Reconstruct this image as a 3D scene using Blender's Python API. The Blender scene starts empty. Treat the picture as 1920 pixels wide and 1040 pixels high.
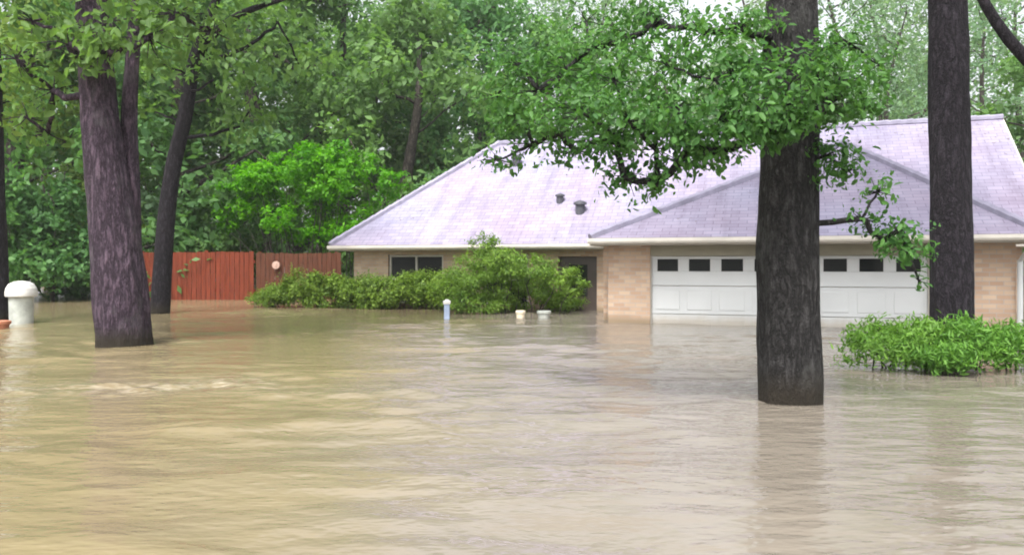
import bpy, bmesh, math, random
import numpy as np
from mathutils import Vector, noise as mnoise

scene = bpy.context.scene
COL = scene.collection
R = math.radians

# ------------------------------------------------------------------ camera, sky, sun, exposure
CAM_Z, FPX, HY = 1.1, 1500.0, 496.0          # eye height above the water, focal length and horizon row for a 1920 wide frame
cam_d = bpy.data.cameras.new("camera"); cam = bpy.data.objects.new("camera", cam_d); COL.objects.link(cam)
cam.location = (0, 0, CAM_Z); cam.rotation_euler = (R(90), 0, 0)
cam_d.sensor_width = 36; cam_d.lens = 36 * FPX / 1920; cam_d.shift_y = -(520 - HY) / 1920
cam_d.clip_start = 0.05; cam_d.clip_end = 2000
scene.camera = cam

world = bpy.data.worlds.new("World"); scene.world = world; world.use_nodes = True
wn = world.node_tree.nodes; wl = world.node_tree.links
bg = wn["Background"]
sky = wn.new("ShaderNodeTexSky"); sky.sky_type = 'NISHITA'; sky.sun_disc = False
SUN_EL, SUN_AZ = R(57), R(200)
sky.sun_elevation = SUN_EL; sky.sun_rotation = SUN_AZ
sky.air_density = 1.0; sky.dust_density = 6.0; sky.ozone_density = 1.0
hs = wn.new("ShaderNodeHueSaturation"); hs.inputs["Saturation"].default_value = 0.22   # an overcast, milky sky
wl.new(sky.outputs[0], hs.inputs["Color"]); wl.new(hs.outputs[0], bg.inputs["Color"])
bg.inputs["Strength"].default_value = 0.15

sun_d = bpy.data.lights.new("sun", 'SUN'); sun = bpy.data.objects.new("sun", sun_d); COL.objects.link(sun)
sun_d.energy = 1.4; sun_d.angle = R(14); sun_d.color = (1.0, 0.965, 0.91)
sun.location = (0, -10, 30)
sd = Vector((math.sin(SUN_AZ) * math.cos(SUN_EL), math.cos(SUN_AZ) * math.cos(SUN_EL), math.sin(SUN_EL)))
sun.rotation_euler = sd.to_track_quat('Z', 'Y').to_euler()

scene.view_settings.view_transform = 'Standard'; scene.view_settings.look = 'None'
scene.view_settings.gamma = 1; scene.view_settings.use_curve_mapping = False
scene.view_settings.exposure = 1.4
scene.cycles.filter_width = 1.9
scene.cycles.max_bounces = 6; scene.cycles.diffuse_bounces = 3; scene.cycles.glossy_bounces = 3
scene.cycles.transmission_bounces = 4; scene.cycles.transparent_max_bounces = 4

# ------------------------------------------------------------------ helpers
def at(px, py, Y):
    return np.array([(px - 960) / FPX * Y, Y, CAM_Z + (HY - py) / FPX * Y])

def tag(o, label=None, cat=None, group=None, kind=None):
    if label: o["label"] = label
    if cat: o["category"] = cat
    if group: o["group"] = group
    if kind: o["kind"] = kind
    return o

def empty(name, loc, label, cat, group=None, rz=0.0):
    o = bpy.data.objects.new(name, None); COL.objects.link(o)
    o.location = loc; o.rotation_euler = (0, 0, rz); o.empty_display_size = 0.3
    return tag(o, label, cat, group)

def link(name, me, mat, parent=None, label=None):
    o = bpy.data.objects.new(name, me); COL.objects.link(o)
    if mat is not None and len(me.materials) == 0: me.materials.append(mat)
    if parent is not None: o.parent = parent
    if label: o["label"] = label
    return o

def mesh_np(name, V, F):
    """V (n,3); F list of (m,k) index arrays"""
    me = bpy.data.meshes.new(name)
    V = np.asarray(V, dtype=np.float32)
    me.vertices.add(len(V)); me.vertices.foreach_set("co", V.ravel())
    F = [np.asarray(f, dtype=np.int32) for f in F if len(f)]
    nl = sum(f.size for f in F); npoly = sum(len(f) for f in F)
    me.loops.add(nl); me.loops.foreach_set("vertex_index", np.concatenate([f.ravel() for f in F]))
    me.polygons.add(npoly)
    tot = np.concatenate([np.full(len(f), f.shape[1], dtype=np.int32) for f in F])
    st = np.concatenate([[0], np.cumsum(tot)[:-1]]).astype(np.int32)
    me.polygons.foreach_set("loop_start", st)
    me.update(calc_edges=True); me.validate()
    return me

class MB:
    """collects boxes, tubes and faces; build() links them as ONE mesh object"""
    def __init__(s): s.v = []; s.f = []; s.smooth = False
    def poly(s, pts):
        b = len(s.v); s.v += [tuple(p) for p in pts]; s.f.append(tuple(range(b, b + len(pts)))); return s
    def box(s, x0, x1, y0, y1, z0, z1):
        b = len(s.v)
        s.v += [(x0,y0,z0),(x1,y0,z0),(x1,y1,z0),(x0,y1,z0),(x0,y0,z1),(x1,y0,z1),(x1,y1,z1),(x0,y1,z1)]
        for q in ((0,3,2,1),(4,5,6,7),(0,1,5,4),(1,2,6,5),(2,3,7,6),(3,0,4,7)): s.f.append(tuple(b+i for i in q))
        return s
    def tube(s, pts, rad, n=8, cap=True, wob=0.0, freq=3.0, seed=0.0):
        pts = [Vector(p) for p in pts]; b = len(s.v); m = len(pts)
        up = Vector((0.13, 0.31, 0.94))
        for i, p in enumerate(pts):
            t = (pts[min(i+1, m-1)] - pts[max(i-1, 0)]).normalized()
            ref = Vector((1, 0, 0)) if abs(t.z) > 0.75 else Vector((0, 0, 1))
            a = (ref - t * ref.dot(t)).normalized(); c = t.cross(a)
            for k in range(n):
                th = 2*math.pi*k/n; d = a*math.cos(th) + c*math.sin(th); r = rad[i]
                if wob: r *= 1 + wob*mnoise.noise(Vector((math.cos(th)*freq, math.sin(th)*freq, p.z*0.9 + seed)))
                if wob and n > 24: r *= 0.985 + 0.055*abs(mnoise.noise(Vector((math.cos(th)*9, math.sin(th)*9, p.z*2.2 + seed)))) + 0.035*mnoise.noise(Vector((math.cos(th)*1.6, math.sin(th)*1.6, p.z*2.6 - seed)))
                s.v.append(tuple(p + d*r))
        for i in range(m-1):
            for k in range(n):
                k2 = (k+1) % n
                s.f.append((b+i*n+k, b+i*n+k2, b+(i+1)*n+k2, b+(i+1)*n+k))
        if cap:
            s.f.append(tuple(b+k for k in reversed(range(n)))); s.f.append(tuple(b+(m-1)*n+k for k in range(n)))
        return s
    def lathe(s, prof, cx=0, cy=0, n=24):
        return s.tube([(cx, cy, z) for r, z in prof], [max(r, .0005) for r, z in prof], n)
    def build(s, name, mat, parent=None, label=None, bevel=0.0, smooth=None):
        me = bpy.data.meshes.new(name); me.from_pydata(s.v, [], s.f)
        bm = bmesh.new(); bm.from_mesh(me); bmesh.ops.recalc_face_normals(bm, faces=bm.faces); bm.to_mesh(me); bm.free()
        if smooth or (smooth is None and s.smooth): me.polygons.foreach_set("use_smooth", [True]*len(me.polygons))
        me.update()
        o = link(name, me, mat, parent, label)
        if bevel:
            md = o.modifiers.new("bevel", 'BEVEL'); md.width = bevel; md.segments = 2; md.limit_method = 'ANGLE'
        return o

# ------------------------------------------------------------------ materials
def new_mat(name):
    m = bpy.data.materials.new(name); m.use_nodes = True
    nt = m.node_tree; return m, nt.nodes, nt.links, nt.nodes["Principled BSDF"]

def ramp(N, stops):
    r = N.new("ShaderNodeValToRGB"); e = r.color_ramp.elements
    while len(e) < len(stops): e.new(0.5)
    for k, (p, c) in enumerate(stops):
        e[k].position = p; e[k].color = (c[0], c[1], c[2], 1) if not isinstance(c, float) else (c, c, c, 1)
    return r

def noise_n(N, L, vec, scale, detail=4, rough=0.55):
    n = N.new("ShaderNodeTexNoise"); n.inputs["Scale"].default_value = scale
    n.inputs["Detail"].default_value = detail; n.inputs["Roughness"].default_value = rough
    if vec is not None: L.new(vec, n.inputs["Vector"])
    return n

def mapped(N, L, scale=(1,1,1), out="Object", rot=(0,0,0)):
    t = N.new("ShaderNodeTexCoord"); m = N.new("ShaderNodeMapping")
    m.inputs["Scale"].default_value = scale; m.inputs["Rotation"].default_value = rot
    L.new(t.outputs[out], m.inputs["Vector"]); return m.outputs[0]

def bump(N, L, height, strength, dist, bsdf, prev=None):
    b = N.new("ShaderNodeBump"); b.inputs["Strength"].default_value = strength; b.inputs["Distance"].default_value = dist
    L.new(height, b.inputs["Height"])
    if prev is not None: L.new(prev, b.inputs["Normal"])
    L.new(b.outputs[0], bsdf.inputs["Normal"]); return b.outputs[0]

def simple(name, c, rough=0.6, var=0.12, scale=3.0, spec=0.4, bmp=0.0, stretch=(1,1,1)):
    m, N, L, P = new_mat(name)
    v = mapped(N, L, stretch)
    n = noise_n(N, L, v, scale, 6)
    lo = tuple(x*(1-var) for x in c); hi = tuple(min(1, x*(1+var)) for x in c)
    r = ramp(N, [(0.3, lo), (0.7, hi)]); L.new(n.outputs[0], r.inputs[0]); L.new(r.outputs[0], P.inputs["Base Color"])
    P.inputs["Roughness"].default_value = rough; P.inputs["Specular IOR Level"].default_value = spec
    if bmp: bump(N, L, noise_n(N, L, v, scale*6, 6).outputs[0], bmp, 0.01, P)
    return m

def leaf_mat(name, dark, light, trans=0.35, rough=0.55, clump=0.9, spec=0.3):
    m, N, L, P = new_mat(name)
    a = N.new("ShaderNodeAttribute"); a.attribute_name = "leaf_tone"
    g = N.new("ShaderNodeTexCoord")
    n = noise_n(N, L, g.outputs["Object"], clump, 2)
    oi = N.new("ShaderNodeObjectInfo")
    ma = N.new("ShaderNodeMath"); ma.operation = 'MULTIPLY_ADD'; ma.inputs[1].default_value = 0.55
    L.new(a.outputs["Fac"], ma.inputs[0]); 
    mn = N.new("ShaderNodeMath"); mn.operation = 'MULTIPLY'; mn.inputs[1].default_value = 0.5; L.new(n.outputs[0], mn.inputs[0])
    L.new(mn.outputs[0], ma.inputs[2])
    r = ramp(N, [(0.08, dark), (0.85, light)]); L.new(ma.outputs[0], r.inputs[0])
    hv = N.new("ShaderNodeHueSaturation")
    mh = N.new("ShaderNodeMapRange"); mh.inputs["To Min"].default_value = 0.485; mh.inputs["To Max"].default_value = 0.515
    L.new(oi.outputs["Random"], mh.inputs["Value"]); L.new(mh.outputs[0], hv.inputs["Hue"]); L.new(r.outputs[0], hv.inputs["Color"])
    L.new(hv.outputs[0], P.inputs["Base Color"]); P.inputs["Roughness"].default_value = rough
    P.inputs["Specular IOR Level"].default_value = spec
    tr = N.new("ShaderNodeBsdfTranslucent"); mixc = N.new("ShaderNodeMix"); mixc.data_type = 'RGBA'; mixc.blend_type = 'MULTIPLY'
    mixc.inputs[0].default_value = 1.0; mixc.inputs[7].default_value = (1.25, 1.3, 0.7, 1)
    L.new(hv.outputs[0], mixc.inputs[6]); L.new(mixc.outputs[2], tr.inputs["Color"])
    mx = N.new("ShaderNodeMixShader"); mx.inputs[0].default_value = trans
    L.new(P.outputs[0], mx.inputs[1]); L.new(tr.outputs[0], mx.inputs[2])
    L.new(mx.outputs[0], N["Material Output"].inputs["Surface"])
    return m

def bark_mat(name, dark, light, scale=9.0, stretch=0.22, depth=0.02, lichen=None):
    """long furrows that branch and join, over a fine flaky grain"""
    m, N, L, P = new_mat(name)
    def ridged(sc, st, det):
        n = noise_n(N, L, mapped(N, L, (1, 1, st)), sc, det, 0.6)
        a = N.new("ShaderNodeMath"); a.operation = 'SUBTRACT'; a.inputs[1].default_value = 0.5; L.new(n.outputs[0], a.inputs[0])
        b = N.new("ShaderNodeMath"); b.operation = 'ABSOLUTE'; L.new(a.outputs[0], b.inputs[0])
        c = N.new("ShaderNodeMath"); c.operation = 'MULTIPLY'; c.inputs[1].default_value = 5.0; c.use_clamp = True; L.new(b.outputs[0], c.inputs[0]); return c.outputs[0]
    r1 = ridged(scale, stretch*1.5, 4); r2 = ridged(scale*2.6, stretch*2.6, 5)
    mn = N.new("ShaderNodeMath"); mn.operation = 'MULTIPLY_ADD'; mn.inputs[1].default_value = 0.65; L.new(r1, mn.inputs[0])
    hf = N.new("ShaderNodeMath"); hf.operation = 'MULTIPLY'; hf.inputs[1].default_value = 0.35; L.new(r2, hf.inputs[0]); L.new(hf.outputs[0], mn.inputs[2])
    g = noise_n(N, L, mapped(N, L, (1, 1, 0.5)), scale*5, 6, 0.7)
    r = ramp(N, [(0.0, tuple(c*0.3 for c in dark)), (0.28, dark), (0.85, tuple(c*1.15 for c in light))]); L.new(mn.outputs[0], r.inputs[0])
    gr = ramp(N, [(0.3, 0.72), (0.7, 1.18)]); L.new(g.outputs[0], gr.inputs[0])
    mu = N.new("ShaderNodeMixRGB"); mu.blend_type = 'MULTIPLY'; mu.inputs[0].default_value = 1; L.new(r.outputs[0], mu.inputs[1]); L.new(gr.outputs[0], mu.inputs[2])
    col = mu.outputs[0]
    if lichen:
        n2 = noise_n(N, L, mapped(N, L, (1, 1, 0.6)), 2.6, 6, 0.65)
        q = ramp(N, [(0.55, 0.0), (0.7, 0.7)]); L.new(n2.outputs[0], q.inputs[0])
        mx = N.new("ShaderNodeMixRGB"); L.new(q.outputs[0], mx.inputs[0]); L.new(col, mx.inputs[1]); mx.inputs[2].default_value = (*lichen, 1); col = mx.outputs[0]
    # wet dark collar where the flood laps the bark
    sx = N.new("ShaderNodeSeparateXYZ"); tc = N.new("ShaderNodeTexCoord"); L.new(tc.outputs["Object"], sx.inputs[0])
    wz = N.new("ShaderNodeMath"); wz.operation = 'MULTIPLY_ADD'; wz.inputs[1].default_value = -0.16; L.new(g.outputs[0], wz.inputs[0]); L.new(sx.outputs[2], wz.inputs[2])
    mr = N.new("ShaderNodeMapRange"); mr.inputs["From Min"].default_value = 0.0; mr.inputs["From Max"].default_value = 0.20; L.new(wz.outputs[0], mr.inputs["Value"])
    w = N.new("ShaderNodeMixRGB"); L.new(mr.outputs[0], w.inputs[0]); w.inputs[1].default_value = (0.026, 0.021, 0.015, 1); L.new(col, w.inputs[2])
    L.new(w.outputs[0], P.inputs["Base Color"]); P.inputs["Roughness"].default_value = 0.85; P.inputs["Specular IOR Level"].default_value = 0.25
    b1 = bump(N, L, mn.outputs[0], 1.0, depth*1.6, P); bump(N, L, g.outputs[0], 0.5, depth*0.3, P, b1)
    return m

M = {}
M['leaf_oak']   = leaf_mat("leaf_oak", (0.016, 0.07, 0.018), (0.12, 0.26, 0.06), 0.45, 0.5, 2.0)
M['leaf_wood']  = leaf_mat("leaf_wood", (0.036, 0.105, 0.026), (0.155, 0.30, 0.085), 0.5)
M['leaf_deep']  = leaf_mat("leaf_deep", (0.03, 0.098, 0.03), (0.135, 0.27, 0.085), 0.5)
M['leaf_pale']  = leaf_mat("leaf_pale", (0.08, 0.165, 0.085), (0.24, 0.36, 0.21), 0.5)
M['leaf_yellow']= leaf_mat("leaf_yellow", (0.045, 0.115, 0.02), (0.18, 0.30, 0.06), 0.5)
M['leaf_lime']  = leaf_mat("leaf_lime", (0.03, 0.14, 0.001), (0.16, 0.38, 0.003), 0.5)
M['leaf_shrub'] = leaf_mat("leaf_shrub", (0.025, 0.105, 0.012), (0.18, 0.38, 0.06), 0.4, 0.5, 2.5)
M['leaf_hedge'] = leaf_mat("leaf_hedge", (0.022, 0.09, 0.010), (0.24, 0.40, 0.06), 0.4, 0.5, 1.6)
M['bark_grey']  = bark_mat("bark_grey", (0.022, 0.021, 0.021), (0.064, 0.061, 0.062), 15, 0.2, 0.024, (0.085, 0.085, 0.08))
M['bark_dark']  = bark_mat("bark_dark", (0.015, 0.012, 0.017), (0.04, 0.034, 0.043), 14, 0.22, 0.02)
M['bark_mauve'] = bark_mat("bark_mauve", (0.05, 0.033, 0.05), (0.13, 0.09, 0.122), 13, 0.16, 0.024, (0.11, 0.098, 0.108))
M['bark_far']   = bark_mat("bark_far", (0.05, 0.042, 0.036), (0.12, 0.10, 0.09), 7, 0.25, 0.02)
M['white_paint']= simple("white_paint", (0.54, 0.555, 0.56), 0.45, 0.04, 2.0)
M['trim']       = simple("trim", (0.46, 0.43, 0.385), 0.55, 0.12, 3.0)
M['soffit']     = simple("soffit", (0.27, 0.25, 0.19), 0.6, 0.10, 2.0)
M['ridge_shingle'] = simple("ridge_shingle", (0.27, 0.255, 0.335), 0.8, 0.22, 4.0, 0.3, 0.3)
M['vent_metal'] = simple("vent_metal", (0.07, 0.07, 0.085), 0.5, 0.2, 6.0)
M['pipe']       = simple("pipe", (0.42, 0.40, 0.42), 0.5, 0.1, 6.0)
M['red_wood']   = simple("red_wood", (0.130, 0.026, 0.011), 0.75, 0.4, 2.4, 0.2, 0.4, (9, 9, 0.8))
M['brown_wood'] = simple("brown_wood", (0.078, 0.028, 0.015), 0.8, 0.4, 2.4, 0.2, 0.4, (9, 9, 0.8))
M['plastic']    = simple("plastic", (0.36, 0.38, 0.35), 0.5, 0.3, 5.0)
M['plastic_white'] = simple("plastic_white", (0.56, 0.55, 0.53), 0.45, 0.16, 6.0)
M['blue_paint'] = simple("blue_paint", (0.30, 0.37, 0.52), 0.5, 0.25, 4.0)
M['pink_plate'] = simple("pink_plate", (0.40, 0.27, 0.22), 0.5, 0.1, 6.0)
M['curtain']    = simple("curtain", (0.30, 0.28, 0.36), 0.8, 0.3, 3.0, 0.2, 0.0, (12, 12, 0.4))
M['clay']       = simple("clay", (0.38, 0.15, 0.085), 0.7, 0.2, 4.0)
M['cream']      = simple("cream", (0.75, 0.66, 0.50), 0.5, 0.1, 4.0)
M['door_wood']  = simple("door_wood", (0.06, 0.045, 0.04), 0.5, 0.2, 3.0)

nt = M['white_paint'].node_tree; N = nt.nodes; L = nt.links; P = N["Principled BSDF"]
src = P.inputs["Base Color"].links[0].from_socket
tc = N.new("ShaderNodeTexCoord"); sx = N.new("ShaderNodeSeparateXYZ"); L.new(tc.outputs["Object"], sx.inputs[0])
gn = noise_n(N, L, mapped(N, L, (1, 1, 0.3)), 5, 6, 0.65)
wz = N.new("ShaderNodeMath"); wz.operation = 'MULTIPLY_ADD'; wz.inputs[1].default_value = -0.22; L.new(gn.outputs[0], wz.inputs[0]); L.new(sx.outputs[2], wz.inputs[2])
mr = N.new("ShaderNodeMapRange"); mr.inputs["From Min"].default_value = -0.08; mr.inputs["From Max"].default_value = 0.10; mr.inputs["To Min"].default_value = 0.6; mr.inputs["To Max"].default_value = 0.0
L.new(wz.outputs[0], mr.inputs["Value"])
w = N.new("ShaderNodeMixRGB"); L.new(mr.outputs[0], w.inputs[0]); L.new(src, w.inputs[1]); w.inputs[2].default_value = (0.33, 0.27, 0.19, 1); L.new(w.outputs[0], P.inputs["Base Color"])
m, N, L, P = new_mat("dark_glass"); M['glass'] = m
P.inputs["Base Color"].default_value = (0.012, 0.014, 0.014, 1); P.inputs["Roughness"].default_value = 0.06
P.inputs["Specular IOR Level"].default_value = 0.35

# brick: salmon and tan courses on every wall, whichever way it faces
m, N, L, P = new_mat("brick"); M['brick'] = m
tc = N.new("ShaderNodeTexCoord"); sx = N.new("ShaderNodeSeparateXYZ"); L.new(tc.outputs["Object"], sx.inputs[0])
ad = N.new("ShaderNodeMath"); L.new(sx.outputs[0], ad.inputs[0]); L.new(sx.outputs[1], ad.inputs[1])
cb = N.new("ShaderNodeCombineXYZ"); L.new(ad.outputs[0], cb.inputs[0]); L.new(sx.outputs[2], cb.inputs[1])
bt = N.new("ShaderNodeTexBrick"); L.new(cb.outputs[0], bt.inputs["Vector"])
bt.inputs["Scale"].default_value = 1.0; bt.inputs["Brick Width"].default_value = 0.21; bt.inputs["Row Height"].default_value = 0.075
bt.inputs["Mortar Size"].default_value = 0.006; bt.inputs["Color1"].default_value = (0.44, 0.29, 0.20, 1)
bt.inputs["Color2"].default_value = (0.56, 0.415, 0.30, 1); bt.inputs["Mortar"].default_value = (0.40, 0.36, 0.32, 1)
nn = noise_n(N, L, tc.outputs["Object"], 1.6, 6); rr = ramp(N, [(0.3, 0.82), (0.7, 1.0)]); L.new(nn.outputs[0], rr.inputs[0])
mu = N.new("ShaderNodeMixRGB"); mu.blend_type = 'MULTIPLY'; mu.inputs[0].default_value = 1
L.new(bt.outputs["Color"], mu.inputs[1]); L.new(rr.outputs[0], mu.inputs[2])
# silt line left by the flood just above the water
mr = N.new("ShaderNodeMapRange"); mr.inputs["From Min"].default_value = 0.03; mr.inputs["From Max"].default_value = 0.16
na = N.new("ShaderNodeMath"); na.operation = 'MULTIPLY_ADD'; na.inputs[1].default_value = 0.12; L.new(nn.outputs[0], na.inputs[0]); L.new(sx.outputs[2], na.inputs[2])
ns = N.new("ShaderNodeMath"); ns.operation = 'SUBTRACT'; ns.inputs[1].default_value = 0.06; L.new(na.outputs[0], ns.inputs[0]); L.new(ns.outputs[0], mr.inputs["Value"])
mx = N.new("ShaderNodeMixRGB"); L.new(mr.outputs[0], mx.inputs[0]); mx.inputs[1].default_value = (0.27, 0.20, 0.13, 1); L.new(mu.outputs[0], mx.inputs[2])
L.new(mx.outputs[0], P.inputs["Base Color"]); P.inputs["Roughness"].default_value = 0.85
bump(N, L, bt.outputs["Fac"], -0.5, 0.01, P)

# asphalt shingles, laid in courses by UV (metres along the eave, metres up the slope)
m, N, L, P = new_mat("shingle"); M['shingle'] = m
tc = N.new("ShaderNodeTexCoord"); bt = N.new("ShaderNodeTexBrick"); L.new(tc.outputs["UV"], bt.inputs["Vector"])
bt.inputs["Scale"].default_value = 1.0; bt.inputs["Brick Width"].default_value = 0.30; bt.inputs["Row Height"].default_value = 0.145
bt.inputs["Mortar Size"].default_value = 0.008; bt.inputs["Bias"].default_value = 0.0
bt.inputs["Color1"].default_value = (0.27, 0.255, 0.33, 1); bt.inputs["Color2"].default_value = (0.335, 0.322, 0.405, 1); bt.inputs["Mortar"].default_value = (0.205, 0.19, 0.255, 1)
nn = noise_n(N, L, tc.outputs["UV"], 0.8, 6, 0.6); rr = ramp(N, [(0.3, (0.78, 0.75, 0.78)), (0.68, (1, 1, 1))]); L.new(nn.outputs[0], rr.inputs[0])
mu = N.new("ShaderNodeMixRGB"); mu.blend_type = 'MULTIPLY'; mu.inputs[0].default_value = 1
L.new(bt.outputs["Color"], mu.inputs[1]); L.new(rr.outputs[0], mu.inputs[2])
st = noise_n(N, L, mapped(N, L, (2.6, 0.22, 1), "UV"), 1.0, 6, 0.65); sr_ = ramp(N, [(0.48, (1, 1, 1)), (0.75, (0.66, 0.64, 0.66))]); L.new(st.outputs[0], sr_.inputs[0])
m2 = N.new("ShaderNodeMixRGB"); m2.blend_type = 'MULTIPLY'; m2.inputs[0].default_value = 1; L.new(mu.outputs[0], m2.inputs[1]); L.new(sr_.outputs[0], m2.inputs[2])
hn = noise_n(N, L, tc.outputs["UV"], 0.35, 3); hr = ramp(N, [(0.35, (1.06, 0.97, 1.0)), (0.65, (0.97, 1.0, 1.06))]); L.new(hn.outputs[0], hr.inputs[0])
m3 = N.new("ShaderNodeMixRGB"); m3.blend_type = 'MULTIPLY'; m3.inputs[0].default_value = 1; L.new(m2.outputs[0], m3.inputs[1]); L.new(hr.outputs[0], m3.inputs[2])
ln = noise_n(N, L, mapped(N, L, (1, 1, 1), "UV"), 9, 3, 0.6); lp = noise_n(N, L, tc.outputs["UV"], 0.7, 3)
lm = N.new("ShaderNodeMath"); lm.operation = 'MULTIPLY'; L.new(ln.outputs[0], lm.inputs[0]); L.new(lp.outputs[0], lm.inputs[1])
lr = ramp(N, [(0.385, 0.0), (0.43, 0.75)]); L.new(lm.outputs[0], lr.inputs[0])
m4 = N.new("ShaderNodeMixRGB"); L.new(lr.outputs[0], m4.inputs[0]); L.new(m3.outputs[0], m4.inputs[1]); m4.inputs[2].default_value = (0.10, 0.075, 0.05, 1)
L.new(m4.outputs[0], P.inputs["Base Color"])
P.inputs["Roughness"].default_value = 0.75; P.inputs["Specular IOR Level"].default_value = 0.35
bump(N, L, bt.outputs["Fac"], -0.4, 0.012, P)

# muddy flood water
m, N, L, P = new_mat("flood_water"); M['water'] = m
tc = N.new("ShaderNodeTexCoord")
v1 = mapped(N, L, (0.5, 1.3, 1)); n1 = noise_n(N, L, v1, 0.35, 4)
foam = N.new("ShaderNodeAttribute"); foam.attribute_name = "foam"
rr = ramp(N, [(0.3, (0.194, 0.156, 0.090)), (0.7, (0.238, 0.192, 0.112))]); L.new(n1.outputs[0], rr.inputs[0])
# sky reflection painted into the mud colour: tan on the left, greyer rightwards
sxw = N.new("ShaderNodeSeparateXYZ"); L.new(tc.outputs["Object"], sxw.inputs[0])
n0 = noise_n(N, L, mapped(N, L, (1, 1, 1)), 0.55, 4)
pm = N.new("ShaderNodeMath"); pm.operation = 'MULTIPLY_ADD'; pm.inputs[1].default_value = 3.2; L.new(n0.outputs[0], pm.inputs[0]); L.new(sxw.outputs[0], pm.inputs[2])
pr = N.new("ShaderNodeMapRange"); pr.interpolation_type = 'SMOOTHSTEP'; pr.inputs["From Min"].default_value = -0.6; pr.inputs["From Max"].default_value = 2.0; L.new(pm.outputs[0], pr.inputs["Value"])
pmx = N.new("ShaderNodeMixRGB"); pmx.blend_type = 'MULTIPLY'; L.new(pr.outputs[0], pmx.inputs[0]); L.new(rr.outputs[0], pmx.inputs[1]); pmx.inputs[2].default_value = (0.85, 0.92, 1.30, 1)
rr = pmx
nf = noise_n(N, L, mapped(N, L, (1.0, 2.2, 1)), 7, 6, 0.7); rf = ramp(N, [(0.44, 0.0), (0.68, 0.95)]); L.new(nf.outputs[0], rf.inputs[0])
mf = N.new("ShaderNodeMath"); mf.operation = 'MULTIPLY'; L.new(rf.outputs[0], mf.inputs[0]); L.new(foam.outputs["Fac"], mf.inputs[1])
mx = N.new("ShaderNodeMixRGB"); L.new(mf.outputs[0], mx.inputs[0]); L.new(rr.outputs[0], mx.inputs[1]); mx.inputs[2].default_value = (0.50, 0.45, 0.37, 1)
L.new(mx.outputs[0], P.inputs["Base Color"]); P.inputs["Roughness"].default_value = 0.09; P.inputs["IOR"].default_value = 1.33
P.inputs["Specular IOR Level"].default_value = 1.0
b1 = bump(N, L, noise_n(N, L, mapped(N, L, (0.8, 1.7, 1)), 3.2, 3, 0.5).outputs[0], 0.46, 0.05, P)
bump(N, L, noise_n(N, L, mapped(N, L, (1.0, 2.0, 1)), 11, 2, 0.5).outputs[0], 0.36, 0.012, P, b1)
M['mud'] = simple("mud", (0.16, 0.12, 0.07), 0.9, 0.3, 1.0)

# ------------------------------------------------------------------ setting: ground and water
MB().box(-400, 400, -80, 500, -1.4, -0.9).build("ground", M['mud']); bpy.data.objects["ground"]["kind"] = "structure"

def make_water():
    xs = np.concatenate([[-400, -150, -60, -30, -18], np.arange(-11, 11.01, 0.055), [18, 30, 60, 150, 400]])
    ys = np.concatenate([[-80, -20, -5, 0], np.arange(1.5, 13, 0.045), np.arange(13, 26, 0.12), [30, 40, 60, 100, 200, 490]])
    X, Y = np.meshgrid(xs, ys); Z = np.zeros_like(X)
    rg = np.random.default_rng(4)
    for k in range(46):
        lam = 0.22 * (9.0 ** rg.random()); th = rg.normal(math.pi/2, 0.55); kk = 2*math.pi/lam
        Z += 0.0036 * lam**0.9 * np.sin(kk*(X*math.cos(th) + Y*math.sin(th)) + rg.random()*6.28)
    patch = 0.55 + 0.45*np.sin(X*0.9 + 1.3*np.sin(Y*0.7)) * np.sin(Y*0.8 + 0.6*np.sin(X*0.5))
    chop = np.exp(-((Y - 7.1 - 0.25*np.sin(X*1.7) - 0.12*np.sin(X*4.3))/0.5)**2) * (0.50/(1 + np.exp((X + 2.0)*3.0)) + 0.30*np.exp(-((X + 2.9)/0.8)**2))
    W = np.zeros_like(X)
    for k in range(40):
        lam = 0.14 * (5.0 ** rg.random()); th = rg.normal(math.pi/2, 0.9); kk = 2*math.pi/lam
        W += 0.006 * lam**0.8 * np.sin(kk*(X*math.cos(th) + Y*math.sin(th)) + rg.random()*6.28)
    fade = np.clip((10.9 - np.abs(X))/2, 0, 1) * np.clip((26 - Y)/6, 0, 1) * np.clip((Y - 1.4)/0.5, 0, 1)
    Z = (Z*patch + W*chop*1.15) * fade
    n, mm = X.shape; idx = np.arange(n*mm).reshape(n, mm)
    F = np.stack([idx[:-1,:-1], idx[:-1,1:], idx[1:,1:], idx[1:,:-1]], -1).reshape(-1, 4)
    me = mesh_np("water", np.stack([X, Y, Z], -1).reshape(-1, 3), [F])
    a = me.attributes.new("foam", 'FLOAT', 'POINT'); a.data.foreach_set("value", (chop*fade).ravel().astype(np.float32))
    me.polygons.foreach_set("use_smooth", np.ones(len(me.polygons), dtype=bool))
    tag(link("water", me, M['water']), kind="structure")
make_water()

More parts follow.
